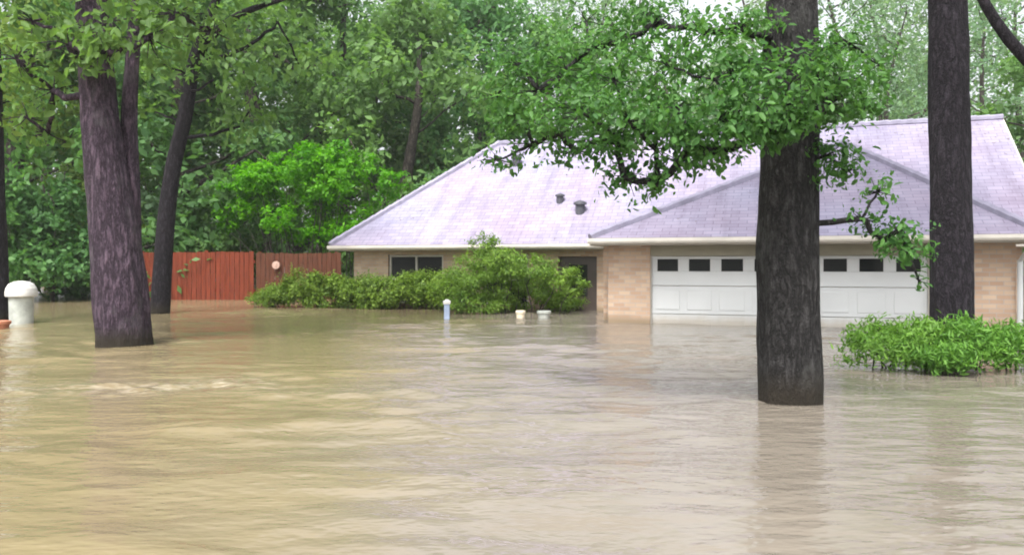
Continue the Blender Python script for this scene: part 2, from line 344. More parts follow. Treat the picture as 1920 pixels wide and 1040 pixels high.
# ------------------------------------------------------------------ the house (local frame: x along the front, y into the lot)
H = empty("brick_house", (1.84, 15.3, 0), "flooded brick house with pale lavender shingle roof and white garage door", "house", None, -math.atan2(0.319, 0.948))
GND = -0.9
EZ = 1.6                                       # eave line
KP = (4.64 - EZ) / 4.0
VZ = EZ + KP * (5.83 - 3.05)
A_, V1, V2, V3, B_ = (-7.95,3.05,EZ), (-.25,3.05,EZ), (4.4,5.83,VZ), (7.05,3.05,EZ), (8.2,3.05,EZ)
R0, R1, C_, D_ = (-4.72,7.05,4.64), (8.2,7.05,4.64), (8.2,11.05,EZ), (-7.95,11.05,EZ)
G0, G1, Q_ = (-.25,-.45,EZ), (7.05,-.45,EZ), (4.4,3.6,VZ)
def make_roof():
    me = bpy.data.meshes.new("roof"); bm = bmesh.new(); uv = bm.loops.layers.uv.new("UVMap")
    cache = {}
    def vert(p):
        if p not in cache: cache[p] = bm.verts.new(p)
        return cache[p]
    faces = [(A_,V1,V2,R0), (V2,R1,R0), (V2,V3,B_,R1), (R1,C_,D_,R0), (A_,R0,D_), (G0,G1,Q_), (G0,Q_,V2,V1), (G1,V3,V2,Q_)]
    for f in faces:
        bf = bm.faces.new([vert(p) for p in f])
    bmesh.ops.recalc_face_normals(bm, faces=bm.faces)
    for bf in bm.faces:
        bf.normal_update()
        if bf.normal.z < 0: bf.normal_flip()
        n = bf.normal; e = Vector((0,0,1)).cross(n).normalized(); s = n.cross(e)
        for lp in bf.loops:
            lp[uv].uv = (lp.vert.co.dot(e), lp.vert.co.dot(s))
    bm.to_mesh(me); bm.free()
    o = link("roof", me, M['shingle'], H)
    md = o.modifiers.new("thick", 'SOLIDIFY'); md.thickness = 0.07; md.offset = -1
    return o
roof = make_roof()
def cap_strip(p, q):
    p, q = Vector(p), Vector(q); d = (q - p); n = max(2, int(d.length/0.28)); b = MB()
    for k in range(n):
        s0 = p + d*(k/n); s1 = p + d*((k+1.08)/n)
        b.tube([s0 + Vector((0,0,0.012)), s1 + Vector((0,0,0.028))], [0.075, 0.08], 6)
    return b.build("ridge_cap", M['ridge_shingle'], roof)
for p, q in ((R0, R1), (A_, R0), (D_, R0), (G0, Q_), (G1, Q_), (Q_, V2)): cap_strip(p, q)

def roof_z(v): return EZ + KP * (v - 3.05)
# box vents and a pipe on the main slope
def on_main(px, py):
    """point of the main slope seen from the street at this pixel"""
    k, j = (px-960)/FPX, (HY-py)/FPX
    ux, uy = 0.948, -0.319; vx, vy = 0.319, 0.948
    Am = np.array([[ux, vx, -k], [uy, vy, -1.0], [0, KP, -j]]); bb = np.array([-1.84, -15.3, CAM_Z - EZ + KP*3.05])
    u, v, Y = np.linalg.solve(Am, bb); return u, v
for (px, py, s) in ((1050, 378, 0.12), (1088, 397, 0.16), (968, 308, 0.15)):
    u, v = on_main(px, py); z = roof_z(v)
    vb = MB(); vb.tube([(u, v, z-0.1), (u, v, z+s*1.1)], [s*0.75, s*0.75], 14)
    vo = vb.build("roof_vent", M['vent_metal'], roof)
    MB().tube([(u, v, z+s*1.1), (u, v, z+s*1.45), (u, v, z+s*1.75)], [s*1.05, s*0.98, s*0.3], 16).build("vent_hood", M['vent_metal'], roof)
u, v = on_main(953, 322); MB().tube([(u, v, roof_z(v)-.1), (u, v, roof_z(v)+.28)], [0.05, 0.05], 12).build("vent_pipe", M['pipe'], roof)
u, v = on_main(1190, 275); MB().box(u-.22, u+.22, v-.2, v+.2, roof_z(v)-.2, roof_z(v)+.2).build("roof_vent", M['pipe'], roof, bevel=0.02)

# walls: garage front piers, wing fronts, returns, rear
WT = 1.46
w = MB()
def wall(*b): MB().box(*b).build("wall", M['brick'], H, bevel=0.006)
wall(0, .80, 0, .22, GND, WT); wall(5.52, 6.79, 0, .22, GND, WT); wall(0, .22, .223, 3.497, GND, WT); wall(6.57, 6.79, .223, 3.497, GND, WT)
w = MB()
for (x0, x1) in ((-7.5, -6.5), (-4.95, -3.9), (-2.7, -1.95), (-1.0, 0.22)): w.box(x0, x1, 3.5, 3.72, GND, WT)
for (x0, x1) in ((-6.5, -4.95), (-3.9, -2.7)): w.box(x0, x1, 3.5, 3.72, GND, 0.1); w.box(x0, x1, 3.5, 3.72, 1.36, WT)
w.box(-1.95, -1.0, 3.5, 3.72, 1.30, WT)
w.build("wall", M['brick'], H)
wall(6.793, 7.75, 3.5, 3.72, GND, WT); wall(7.53, 7.75, 3.723, 10.597, GND, WT); wall(-7.5, -7.28, 3.723, 10.597, GND, WT); wall(-7.5, 7.75, 10.6, 10.82, GND, WT)
g = MB(); g.poly([(7.75,3.4,WT+.06),(7.75,10.7,WT+.06),(7.75,7.05,4.38)]); g.poly([(7.6,3.4,WT+.06),(7.6,10.7,WT+.06),(7.6,7.05,4.38)])
for (p, q) in (((3.4,WT+.06),(10.7,WT+.06)), ((10.7,WT+.06),(7.05,4.38)), ((7.05,4.38),(3.4,WT+.06))): g.poly([(7.6,*p),(7.75,*p),(7.75,*q),(7.6,*q)])
g.build("gable", M['brick'], H)
MB().box(-.21, -.004, .55, .80, GND, WT).build("pier", M['brick'], H, bevel=0.006)
# frieze over the door, soffits, fascias, gutters
MB().box(.803, 5.517, .02, .20, 1.262, WT).build("frieze", M['soffit'], H, bevel=0.005)
f = MB(); f.box(-.23, 7.02, -.42, 3.3, WT+.003, WT+.035); f.build("soffit", M['soffit'], H)
f = MB(); f.box(-7.9, -.24, 3.08, 11.0, WT+.003, WT+.035); f.box(-.24, 8.1, 3.31, 11.0, WT+.006, WT+.038); f.build("soffit", M['soffit'], H)
def eave_board(x0, x1, y0, y1, name="fascia", z0=WT-.005, z1=EZ-.025): return MB().box(x0, x1, y0, y1, z0, z1).build(name, M['trim'], H, bevel=0.006)
eave_board(-.25, 7.05, -.475, -.425); eave_board(-.275, -.23, -.42, 3.02); eave_board(7.03, 7.075, -.42, 3.02)
eave_board(-7.95, -.28, 3.025, 3.075); eave_board(7.08, 8.2, 3.025, 3.075); eave_board(-7.975, -7.93, 3.08, 11.0); eave_board(-7.95, 8.2, 11.02, 11.07)
for (p, q) in ((B_, R1), (C_, R1)):
    a, b = Vector(p), Vector(q); s = MB()
    s.v = [tuple(a+Vector((0,0,-.02))), tuple(b+Vector((0,0,-.02))), tuple(b+Vector((0,0,-.24))), tuple(a+Vector((0,0,-.18)))]
    s.v += [(x+.04, y, z) for x, y, z in s.v]
    s.f = [(0,1,2,3),(7,6,5,4),(0,4,5,1),(1,5,6,2),(2,6,7,3),(3,7,4,0)]
    s.build("rake_board", M['trim'], H)
def gutter(x0, x1, y):
    b = MB()
    prof = [(0, 0), (-.10, 0), (-.115, .035), (-.10, .095), (-.09, .095), (-.085, .015), (0, .015)]
    n = len(prof); b.v = [(x, y+a, WT+.03+z) for x in (x0, x1) for a, z in prof]
    b.f = [(i, (i+1) % n, n+(i+1) % n, n+i) for i in range(n)] + [tuple(range(n))[::-1], tuple(range(n, 2*n))]
    return b.build("gutter", M['trim'], H)
gutter(-.27, 7.08, -.478); gutter(-7.95, -.30, 3.022)
MB().tube([(6.86,-.52,WT+.02),(6.86,-.47,WT-.10),(6.83,-.08,WT-.30),(6.83,-.06,-.8)], [.045]*4, 8).build("downspout", M['white_paint'], H)
MB().tube([(-.60,2.97,WT+.02),(-.58,3.1,WT-.10),(-.50,3.42,WT-.28),(-.50,3.44,-.8)], [.04]*4, 8).build("downspout", M['trim'], H)

# garage door: white panelled, one row of small windows at the top
GD = MB()
x0, x1 = .82, 5.50
npan = 8; pw = (x1-x0)/npan
secs = [(-.88, -.36), (-.35, .17), (.18, .70), (.71, 1.258)]
for (za, zb) in secs[:3]:
    GD.box(x0, x1, .10, .14, za, zb)
    for k in range(npan): GD.box(x0+k*pw+.07, x0+(k+1)*pw-.07, .088, .098, za+.08, zb-.08)
za, zb = secs[3]
GD.box(x0, x1, .10, .14, za, .975); GD.box(x0, x1, .10, .14, 1.205, zb)
for k in range(npan+1):
    xa = x0 if k == 0 else x0+k*pw-.10; xb = x1 if k == npan else x0+k*pw+.10
    GD.box(xa, xb, .10, .14, .976, 1.204)
gdoor = GD.build("garage_door", M['white_paint'], H, bevel=0.006)
for k in range(npan):
    a, b = x0+k*pw+.101, x0+(k+1)*pw-.101
    if k == 0: a = x0+.002+.0
    MB().box(max(a, x0+.101) if k else x0+.101, b, .112, .128, .978, 1.202).build("window_pane", M['glass'], gdoor)
for a in (.803, 5.502): MB().box(a, a+.015, .03, .20, GND, 1.26).build("door_jamb", M['trim'], H)

def window(x0, x1, z0, z1, y, nm=2):
    fr = MB(); t = .05
    fr.box(x0, x1, y, y+.1, z0, z0+t); fr.box(x0, x1, y, y+.1, z1-t, z1); 
    for k in range(nm+1):
        xc = x0+t/2 + (x1-x0-t)*k/nm; fr.box(xc-t/2, xc+t/2, y, y+.1, z0+t, z1-t)
    fr.box(x0+t, x1-t, y+.02, y+.08, (z0+z1)/2-.02, (z0+z1)/2+.02)
    o = fr.build("window", M['trim'], H)
    MB().box(x0+.01, x1-.01, y+.045, y+.055, z0+.01, z1-.01).build("pane", M['glass'], o)
    return o
window(-6.49, -4.96, .11, 1.35, 3.56); window(-3.89, -2.71, .11, 1.35, 3.56)
dr = MB(); dr.box(-1.93, -1.02, 3.60, 3.65, GND, 1.29); fd = dr.build("front_door", M['door_wood'], H, bevel=.004)
MB().box(-1.70, -1.25, 3.585, 3.598, .35, 1.10).build("door_pane", M['glass'], fd)

# ------------------------------------------------------------------ foliage machinery
def leaf_arrays(P, size, rg, out=None, shape=4, ratio=0.5, up=0.5, droop=0.3):
    n = len(P)
    nrm = rg.normal(size=(n,3)); nrm[:,2] += up*2
    if out is not None: nrm += out*1.1
    nrm /= np.linalg.norm(nrm, axis=1)[:,None]
    d = rg.normal(size=(n,3)); d[:,2] -= droop*2
    d -= nrm*np.sum(d*nrm, axis=1)[:,None]; d /= np.linalg.norm(d, axis=1)[:,None] + 1e-9
    s = np.cross(nrm, d); Ls = size*(0.42 + 1.05*rg.random(n)**1.2); Ls = Ls[:,None]; Wd = Ls*ratio
    if shape == 4:
        V = np.stack([P - d*Ls*.5, P + s*Wd*.5 + nrm*Wd*.12, P + d*Ls*.5, P - s*Wd*.5 + nrm*Wd*.12], 1)
        F = np.arange(n*4).reshape(n, 4)
        return V.reshape(-1,3), F, rg.random(n).astype(np.float32)
    V = np.stack([P, P + d*Ls*.3 + s*Wd*.48 + nrm*Wd*.14, P + d*Ls*.68 + s*Wd*.42 + nrm*Wd*.1, P + d*Ls - nrm*Ls*.08,
                  P + d*Ls*.68 - s*Wd*.42 + nrm*Wd*.1, P + d*Ls*.3 - s*Wd*.48 + nrm*Wd*.14], 1)
    b = np.arange(n)[:,None]*6
    F = np.concatenate([b + np.array([[0,1,2,3]]), b + np.array([[0,3,4,5]])], 1).reshape(-1, 4)
    return V.reshape(-1,3), F, np.repeat(rg.random(n), 2).astype(np.float32)

def clump_points(c, r, n, rg, sprays=12, flat=0.75, tight=0.2):
    """leaf positions gathered in sprays over the outside of a clump"""
    d = rg.normal(size=(sprays,3)); d /= np.linalg.norm(d, axis=1)[:,None]
    rad = 0.45 + 0.55*np.sqrt(rg.random(sprays))
    r = np.array(r if hasattr(r, '__len__') else (r, r, r*flat))
    S = d*rad[:,None]*r
    k = rg.integers(0, sprays, n)
    P = S[k] + rg.normal(size=(n,3))*r*tight
    O = P / (np.linalg.norm(P, axis=1)[:,None] + 1e-6)
    return np.asarray(c) + P, O, np.asarray(c) + S

def foliage_mesh(name, clumps, n_per, size, rg, shape=4, ratio=0.5, up=0.5, droop=0.3, sprays=12, tight=0.2, flat=0.75):
    VV, FF, TT, off = [], [], [], 0; tips = []
    for cl in clumps:
        c, r = cl[0], cl[1]; n = int(n_per*(cl[2] if len(cl) > 2 else 1))
        P, O, S = clump_points(c, r, n, rg, sprays, flat, tight); tips.append(S)
        V, F, T = leaf_arrays(P, size, rg, O, shape, ratio, up, droop)
        T = T*0.7 + 0.3*rg.random()
        VV.append(V); FF.append(F+off); TT.append(T); off += len(V)
    me = mesh_np(name, np.concatenate(VV), [np.concatenate(FF)])
    a = me.attributes.new("leaf_tone", 'FLOAT', 'FACE'); a.data.foreach_set("value", np.concatenate(TT))
    return me, tips

def curve_pts(p, q, rg, n=5, sag=0.0, wig=0.06):
    p, q = np.asarray(p, float), np.asarray(q, float); L_ = np.linalg.norm(q-p)
    pts = [p + (q-p)*t + np.array([0,0,sag*L_*math.sin(math.pi*t)]) + (rg.normal(size=3)*wig*L_ if 0 < t < 1 else 0) for t in np.linspace(0, 1, n)]
    return pts

def trunk_path(path, z):
    """point on a trunk polyline at height z"""
    for a, b in zip(path[:-1], path[1:]):
        if a[2] <= z <= b[2]:
            t = (z-a[2])/(b[2]-a[2]); return np.asarray(a)*(1-t) + np.asarray(b)*t
    return np.asarray(path[-1])

def smooth_path(path, rad, step):
    out, ro = [], []
    path = [np.asarray(p, float) for p in path]
    for i in range(len(path)-1):
        p0 = path[max(i-1,0)]; p1 = path[i]; p2 = path[i+1]; p3 = path[min(i+2, len(path)-1)]
        n = max(1, int(np.linalg.norm(p2-p1)/step))
        for k in range(n):
            t = k/n; out.append(0.5*((2*p1)+(-p0+p2)*t+(2*p0-5*p1+4*p2-p3)*t*t+(-p0+3*p1-3*p2+p3)*t**3)); ro.append(rad[i]*(1-t)+rad[i+1]*t)
    out.append(path[-1]); ro.append(rad[-1]); return out, ro

def limbs_to(clumps, path, mb, rg, r0=0.06, sides=6, lo=0.0, twigs=None, rise=0.5, split=False):
    """boughs grow outward: each clump hangs on the nearest clump closer to the trunk, or on the trunk itself"""
    C_s = [np.asarray(cl[0]) for cl in clumps]
    hd = [np.linalg.norm(c[:2]-np.asarray(trunk_path(path, c[2]))[:2]) for c in C_s]
    order = np.argsort(hd); done = []
    par, depth = {}, {}
    for i in order:
        c = C_s[i]; best, bd = None, hd[i]*0.92 + 0.02
        for j in done:
            dd = np.linalg.norm(c - C_s[j])*1.05 + 0.12*hd[i]
            if dd < bd: best, bd = j, dd
        par[i] = best; depth[i] = 0 if best is None else depth[best] + 1; done.append(i)
    kids = {i: 0 for i in order}
    for i in order[::-1]:
        if par[i] is not None: kids[par[i]] += 1 + kids[i]
    rad = {i: r0*(0.34 + 0.22*math.sqrt(kids[i])) for i in order}
    root_of = {}
    for i in order: root_of[i] = i if par[i] is None else root_of[par[i]]
    many = {}
    for i in order:
        c = C_s[i]
        if split: mb = many.setdefault(root_of[i], MB())
        if par[i] is None:
            z = max(lo, min(c[2] - rise*hd[i], path[-1][2]-0.1)); st = trunk_path(path, z); r1 = rad[i]*1.35
        else:
            st = C_s[par[i]]; r1 = min(rad[par[i]], rad[i]*1.3)
        pts = curve_pts(st, c, rg, 6, -0.03, 0.03)
        mb.tube(pts, [r1 + (rad[i]-r1)*k/5 for k in range(6)], sides)
        if twigs is not None:
            for sp in twigs[i]:
                mb.tube(curve_pts(c, sp, rg, 3, 0, .05), [r0*.2, r0*.13, r0*.06], 4)
    return list(many.values())

# ------------------------------------------------------------------ background tree kinds (built once, then copied)
def random_crown(rg, z0, z1, rad, n, cr, low_bias=0.0, lean=0.0):
    cl = []
    for k in range(n):
        t = rg.random()**(1+low_bias); z = z0 + (z1-z0)*t
        prof = math.sin(math.pi*min(1, 0.18 + 0.82*t))**0.6 * (1 - 0.25*t)
        a = rg.random()*6.283; rr = rad*prof*(0.35 + 0.65*math.sqrt(rg.random()))
        r = cr*(0.65 + 0.7*rg.random())
        cl.append((np.array([math.cos(a)*rr + lean*t, math.sin(a)*rr, z]), (r, r, r*0.72), (r/cr)**1.6))
    return cl

KIND = {}
def make_kind(key, seed, z0, z1, rad, n, cr, leaves, size, trunk_r, bias=0.0, ratio=0.55, sprays=12, tight=0.2, bare=False):
    rg = np.random.default_rng(seed)
    cl = random_crown(rg, z0, z1, rad, n, cr, bias)
    me, tips = foliage_mesh(key + "_crown", cl, leaves, size, rg, 4, ratio, 0.45, 0.35, sprays, tight)
    path = [(0,0,GND), (0.1*rg.normal(),0.1*rg.normal(),z1*.3), (.25*rg.normal(),.25*rg.normal(),z1*.65), (.3*rg.normal(),.3*rg.normal(),z1*.95)]
    sp, sr = smooth_path(path, [trunk_r*1.25, trunk_r, trunk_r*.7, trunk_r*.15], 0.8)
    tb = MB(); tb.tube(sp, sr, 10, True, .12, 1.5, seed); 
    bb = MB(); limbs_to(cl[::2], path, bb, rg, trunk_r*.4, 5, 0.3)
    mt = bpy.data.meshes.new(key + "_trunk"); b0 = len(tb.v); mt.from_pydata(tb.v + bb.v, [], tb.f + [tuple(i+b0 for i in f) for f in bb.f])
    mt.polygons.foreach_set("use_smooth", [True]*len(mt.polygons))
    KIND[key] = (me, mt)
make_kind("broad", 11, 0.6, 11.5, 4.6, 85, 1.15, 190, 0.30, 0.24, 0.15)
make_kind("oak",   12, 1.2, 13.5, 5.0, 90, 1.2, 180, 0.28, 0.30, 0.0)
make_kind("tall",  13, 3.0, 17.0, 3.6, 80, 1.05, 150, 0.27, 0.22, 0.0)
make_kind("thin",  14, 2.0, 12.5, 3.4, 60, 0.95, 150, 0.17, 0.13, 0.0, 0.5, 10, 0.30)
make_kind("under", 15, 0.1, 4.2, 2.3, 42, 0.75, 170, 0.22, 0.07, 0.0)

def place_tree(kind, x, y, s, rz, leafm, name, label, cat="tree", group=None):
    cm, tm = KIND[kind]
    root = empty(name, (x, y, 0), label, cat, group, rz)
    ckey = "%s_%s" % (cm.name, leafm)
    me = bpy.data.meshes.get(ckey)
    if me is None:
        me = cm.copy(); me.name = ckey; me.materials.clear(); me.materials.append(M[leafm])
    c = link("crown", me, None, root); c.scale = (s, s, s)
    if not len(tm.materials): tm.materials.append(M['bark_far'])
    t = link("trunk", tm, None, root); t.scale = (s, s, 1.0 if s < 1 else s)
    if s >= 1: t.location.z = GND*(1-s)*0
    return root

BACK = "trees behind the flooded house"
UNDER = "shrubby understorey along the waterline"
TR = [ # kind, px, depth, scale, leaf, name, label
 ("oak",  40, 27, 1.00, 'leaf_wood', "background_tree", "broad green tree behind the white bin at the far left"),
 ("broad",150, 31, 1.10, 'leaf_yellow', "background_tree", "yellowish green tree seen just left of the mauve double trunk"),
 ("broad",330, 29, 1.00, 'leaf_deep', "background_tree", "dark green tree behind the red section of the fence"),
 ("oak", 480, 34, 1.15, 'leaf_wood', "background_tree", "mid green tree rising behind the lime green bush"),
 ("tall",640, 37, 1.00, 'leaf_deep', "background_tree", "tall deep green tree above the lime bush, left of the roof hip"),
 ("broad",760, 33, 1.05, 'leaf_wood', "background_tree", "dense green tree directly behind the left hip of the roof"),
 ("oak", 900, 38, 1.05, 'leaf_deep', "background_tree", "deep green tree above the left end of the roof ridge"),
 ("broad",1030, 36, 1.00, 'leaf_wood', "background_tree", "mid green tree above the ridge between roof vents and oak bough"),
 ("thin",1130, 42, 1.25, 'leaf_pale', "background_tree", "thin pale tree above the ridge with sky showing through it"),
 ("broad",1250, 40, 0.80, 'leaf_deep', "background_tree", "lower green tree behind the ridge under the bright sky gap"),
 ("thin",1400, 46, 1.45, 'leaf_pale', "background_tree", "pale tree rising just left of the near grey trunk"),
 ("thin",1560, 42, 1.40, 'leaf_pale', "background_tree", "pale hazy tree between the two dark trunks on the right"),
 ("thin",1680, 40, 1.15, 'leaf_pale', "background_tree", "slender pale tree beside the white sky gap left of the dark trunk"),
 ("thin",1850, 38, 1.15, 'leaf_pale', "background_tree", "pale open tree above the right gable of the roof"),
 ("broad",1960, 30, 0.80, 'leaf_wood', "background_tree", "green tree at the right edge beside the roof gable"),
 ("tall", 90, 46, 1.05, 'leaf_deep', "background_tree", "tall dark tree far back at the left edge"),
 ("tall",260, 42, 1.10, 'leaf_wood', "background_tree", "tall tree far back between the two left trunks"),
 ("tall",420, 48, 1.15, 'leaf_wood', "background_tree", "tall far tree over the slim leaning trunk"),
 ("tall",560, 52, 1.20, 'leaf_pale', "background_tree", "tall pale far tree above the middle of the fence"),
 ("tall",820, 50, 1.10, 'leaf_wood', "background_tree", "tall far tree at top centre left of the sky gap"),
 ("thin",1500, 58, 1.30, 'leaf_pale', "background_tree", "far faint tree hidden partly by the near grey trunk"),
 ("thin", 1070, 46, 1.5, 'leaf_pale', "background_tree", "pale far tree over the ridge, right of the deep green tree"),
 ("thin", 1200, 48, 1.5, 'leaf_wood', "background_tree", "mid green open far tree above the leafy oak bough"),
 ("tall",1370, 54, 0.95, 'leaf_pale', "background_tree", "tall pale far tree just right of the bright sky gap"),
 ("oak", 1480, 40, 0.85, 'leaf_pale', "background_tree", "pale green tree showing behind the near grey trunk over the roof"),
 ("thin", 1635, 47, 1.5, 'leaf_pale', "background_tree", "pale open tree filling the gap between the two dark trunks"),
 ("tall",1730, 62, 1.00, 'leaf_pale', "background_tree", "tall faint tree directly behind the right dark trunk"),
 ("thin", 1910, 44, 1.45, 'leaf_pale', "background_tree", "far faint tree under the bare slanting limb"),
 ("oak", 690, 46, 1.15, 'leaf_wood', "background_tree", "broad far tree behind the tall deep green one"),
 ("thin",1800, 46, 1.5, 'leaf_pale', "background_tree", "far faint open tree behind the right dark trunk"),
]
rg = np.random.default_rng(77)
for (k, px, Y, s, lf, nm, lb) in TR:
    p = at(px, HY, Y); place_tree(k, p[0], Y, s, rg.random()*6.28, lf, nm, lb, "tree", BACK)
US = [
 (-20, 23.5, 0.85, 'leaf_wood', "shrub at the waterline behind the far left trunk"),
 (95, 24.5, 0.80, 'leaf_deep', "dark olive shrub at the waterline between white bin and mauve trunk"),
 (150, 27, 0.95, 'leaf_yellow', "yellow green shrub glimpsed left of the mauve trunk"),
 (275, 28, 0.85, 'leaf_pale', "pale green shrub between the two left trunks above the fence"),
 (390, 28, 0.80, 'leaf_wood', "mid green shrub overhanging the red fence boards"),
 (740, 28.5, 0.75, 'leaf_wood', "mid green shrub behind the low left eave of the roof"),
 (820, 31, 1.0, 'leaf_deep', "dark shrub peeping over the sloping left hip"),
]
for (px, Y, s, lf, lb) in US:
    p = at(px, HY, Y); place_tree("under", p[0], Y, s, rg.random()*6.28, lf, "shrub", lb, "shrub", UNDER)

# ------------------------------------------------------------------ the trees that stand in the flood
def flood_tree(name, label, base, trunk_pts, rad, bark, clumps, leafm, n_per, size, seed, shape=6, extra_stems=(), upper=None, ratio=0.5, sprays=12, tight=0.2, group=None, sides=72, step=0.05, limb_r=0.05, twig=True, rise=0.25, droop=0.45):
    rg = np.random.default_rng(seed); base = np.asarray(base, float)
    root = empty(name, tuple(base), label, "tree", group)
    path = [np.asarray(p)-base for p in trunk_pts]
    sp, sr = smooth_path(path, rad, step)
    t = MB(); t.tube(sp, sr, sides, True, 0.10, 2.6, seed*1.7); tr_o = t.build("trunk", M[bark], root, smooth=True)
    for (pts, rr) in extra_stems:
        s2, r2 = smooth_path([np.asarray(p)-base for p in pts], rr, step*1.5)
        MB().tube(s2, r2, 16, True, 0.10, 2.2, seed*2.3).build("limb", M[bark], root, smooth=True)
    cl = [(np.asarray(c[0])-base, *c[1:]) for c in clumps]
    if cl:
        me, tips = foliage_mesh("crown", cl, n_per, size, rg, shape, ratio, 0.35, droop, sprays, tight)
        link("crown", me, M[leafm], root)
        for b in limbs_to(cl, path, None, rg, limb_r, 7, 0.6, tips if twig else None, rise, True): b.build("branch", M[bark], root, smooth=True)
    if upper:
        ucl, un, us = upper
        ucl = [(np.asarray(c[0])-base, *c[1:]) for c in ucl]
        me, tips = foliage_mesh("upper_crown", ucl, un, us, rg, 4, 0.5, 0.4, 0.4)
        link("upper_crown", me, M[leafm], root)
        for b in limbs_to(ucl, path, None, rg, .09, 6, 3.0, None, 0.5, True): b.build("branch", M[bark], root, smooth=True)
    return root

def hi_crown(rg, x, y, z0, z1, rad, n, r): 
    return [(np.array([x,y,0]) + c[0], c[1], c[2]) for c in random_crown(rg, z0, z1, rad, n, r)]

# near grey trunk, right of centre, with its leafy lower bough
rgn = np.random.default_rng(5)
D1 = 6.5
def T1(py, dx=0): return at(1482+dx, py, D1)
near_cl = []
def fol(px, py, Y, rx, ry, rz=None, w=1.0):
    near_cl.append((at(px, py, Y), (rx/FPX*Y, (rz or rx)/FPX*Y, ry/FPX*Y), w))
for a in [ # the bough reaching left
 (1010,170,6.4,85,50,None,1.0),(985,225,6.6,70,40,None,.6),(1090,210,6.1,80,45),(1060,130,6.6,80,45,None,.8),(1150,150,5.9,80,55),(1180,225,5.8,85,50),
 (1250,120,6.0,80,60),(1270,200,5.7,90,60,None,1.3),(1340,150,5.8,80,60,None,1.3),(1350,220,5.6,80,50,None,1.2),(1400,110,5.9,60,50),
 (1420,190,5.6,70,60,None,1.3),(1230,280,5.9,60,45,None,.7),(1300,270,5.8,55,40,None,.8),(1170,330,6.0,50,45,None,.4),(1235,345,6.0,40,34,None,.3),(1000,270,6.6,60,30,None,.3),(930,300,6.8,45,25,None,.16),(960,150,6.8,50,40,None,.3),(1100,40,6.8,60,35,None,.3),(1200,20,6.7,60,35,None,.35),
 (1140,270,6.1,50,28,None,.5),(1320,60,6.2,60,40,None,.7),(1180,70,6.5,60,40,None,.6),
 (1480,160,5.8,60,60,None,1.2),(1530,130,5.9,60,55),(1590,150,6.1,55,50,None,.9),(1550,200,6.0,60,35),(1480,230,5.8,40,25,None,.7),
 (1625,190,6.3,35,30,None,.4),(1550,290,6.3,40,45,None,.7),(1590,320,6.4,25,30,None,.3),(1590,80,6.4,40,35,None,.35),
 (980,120,6.6,60,40,None,.6),(930,180,6.9,45,35,None,.3),(1080,285,6.4,55,26,None,.4),(1150,250,6.2,55,30,None,.5),(1110,90,6.6,60,35,None,.6),(1240,40,6.5,60,35,None,.6),(1390,50,6.3,55,35,None,.7),(960,215,6.5,40,30,None,.4),(1050,250,6.3,60,28,None,.6),
 (1430,250,5.9,40,25,None,.6),(1340,285,5.8,45,28,None,.6),(1650,120,6.5,35,40,None,.35),
 # the hanging spray to the right
 (1645,360,6.2,30,34,None,.2),(1615,410,6.2,30,22,None,.16),(1690,425,6.1,42,32,None,.34),(1700,465,6.1,45,30,None,.36),(1655,450,6.2,32,25,None,.2),(1722,525,6.1,12,18,None,.05)]:
    fol(*a)
flood_tree("oak_tree", "nearest grey barked tree in the flood, its leafy bough crossing in front of the roof",
    (T1(496)[0], D1, 0), [at(1480, 960, D1), at(1481, 755, D1), at(1480, 640, D1), at(1479, 480, D1), at(1480, 250, D1), at(1484, 0, D1), at(1486,-400, D1), at(1490,-1600,D1+.3), at(1500,-4000, D1+.6)],
    [.252, .246, .242, .238, .226, .198, .19, .15, .03], 'bark_grey', near_cl, 'leaf_oak', 430, 0.055, 3,
    upper=(hi_crown(rgn, 3.0, 7.2, 11.5, 19.5, 3.8, 70, 1.15), 260, 0.27), ratio=0.5, sprays=13, tight=0.30, limb_r=0.026, rise=0.12)  # unseen upper crown, raised and thickened to shade the garage roof

# dark trunk further right
D2 = 9.0
flood_tree("pine_tree", "dark straight trunk standing behind the bright green shrubs at the right",
    (at(1784, HY, D2)[0], D2, 0), [at(1788, 840, D2), at(1787, 680, D2), at(1785, 480, D2), at(1779, 200, D2), at(1776,-60, D2), at(1772,-600, D2), at(1772,-1300, D2), at(1775,-2300,D2)],
    [.235, .225, .215, .205, .20, .17, .12, .03], 'bark_dark', [], 'leaf_wood', 0, 0, 8,
    upper=(hi_crown(rgn, 5.2, 9.6, 9.5, 16.5, 3.6, 66, 1.1), 260, 0.26), sides=60)  # upper crown out of frame, set high and dense as shade for the garage

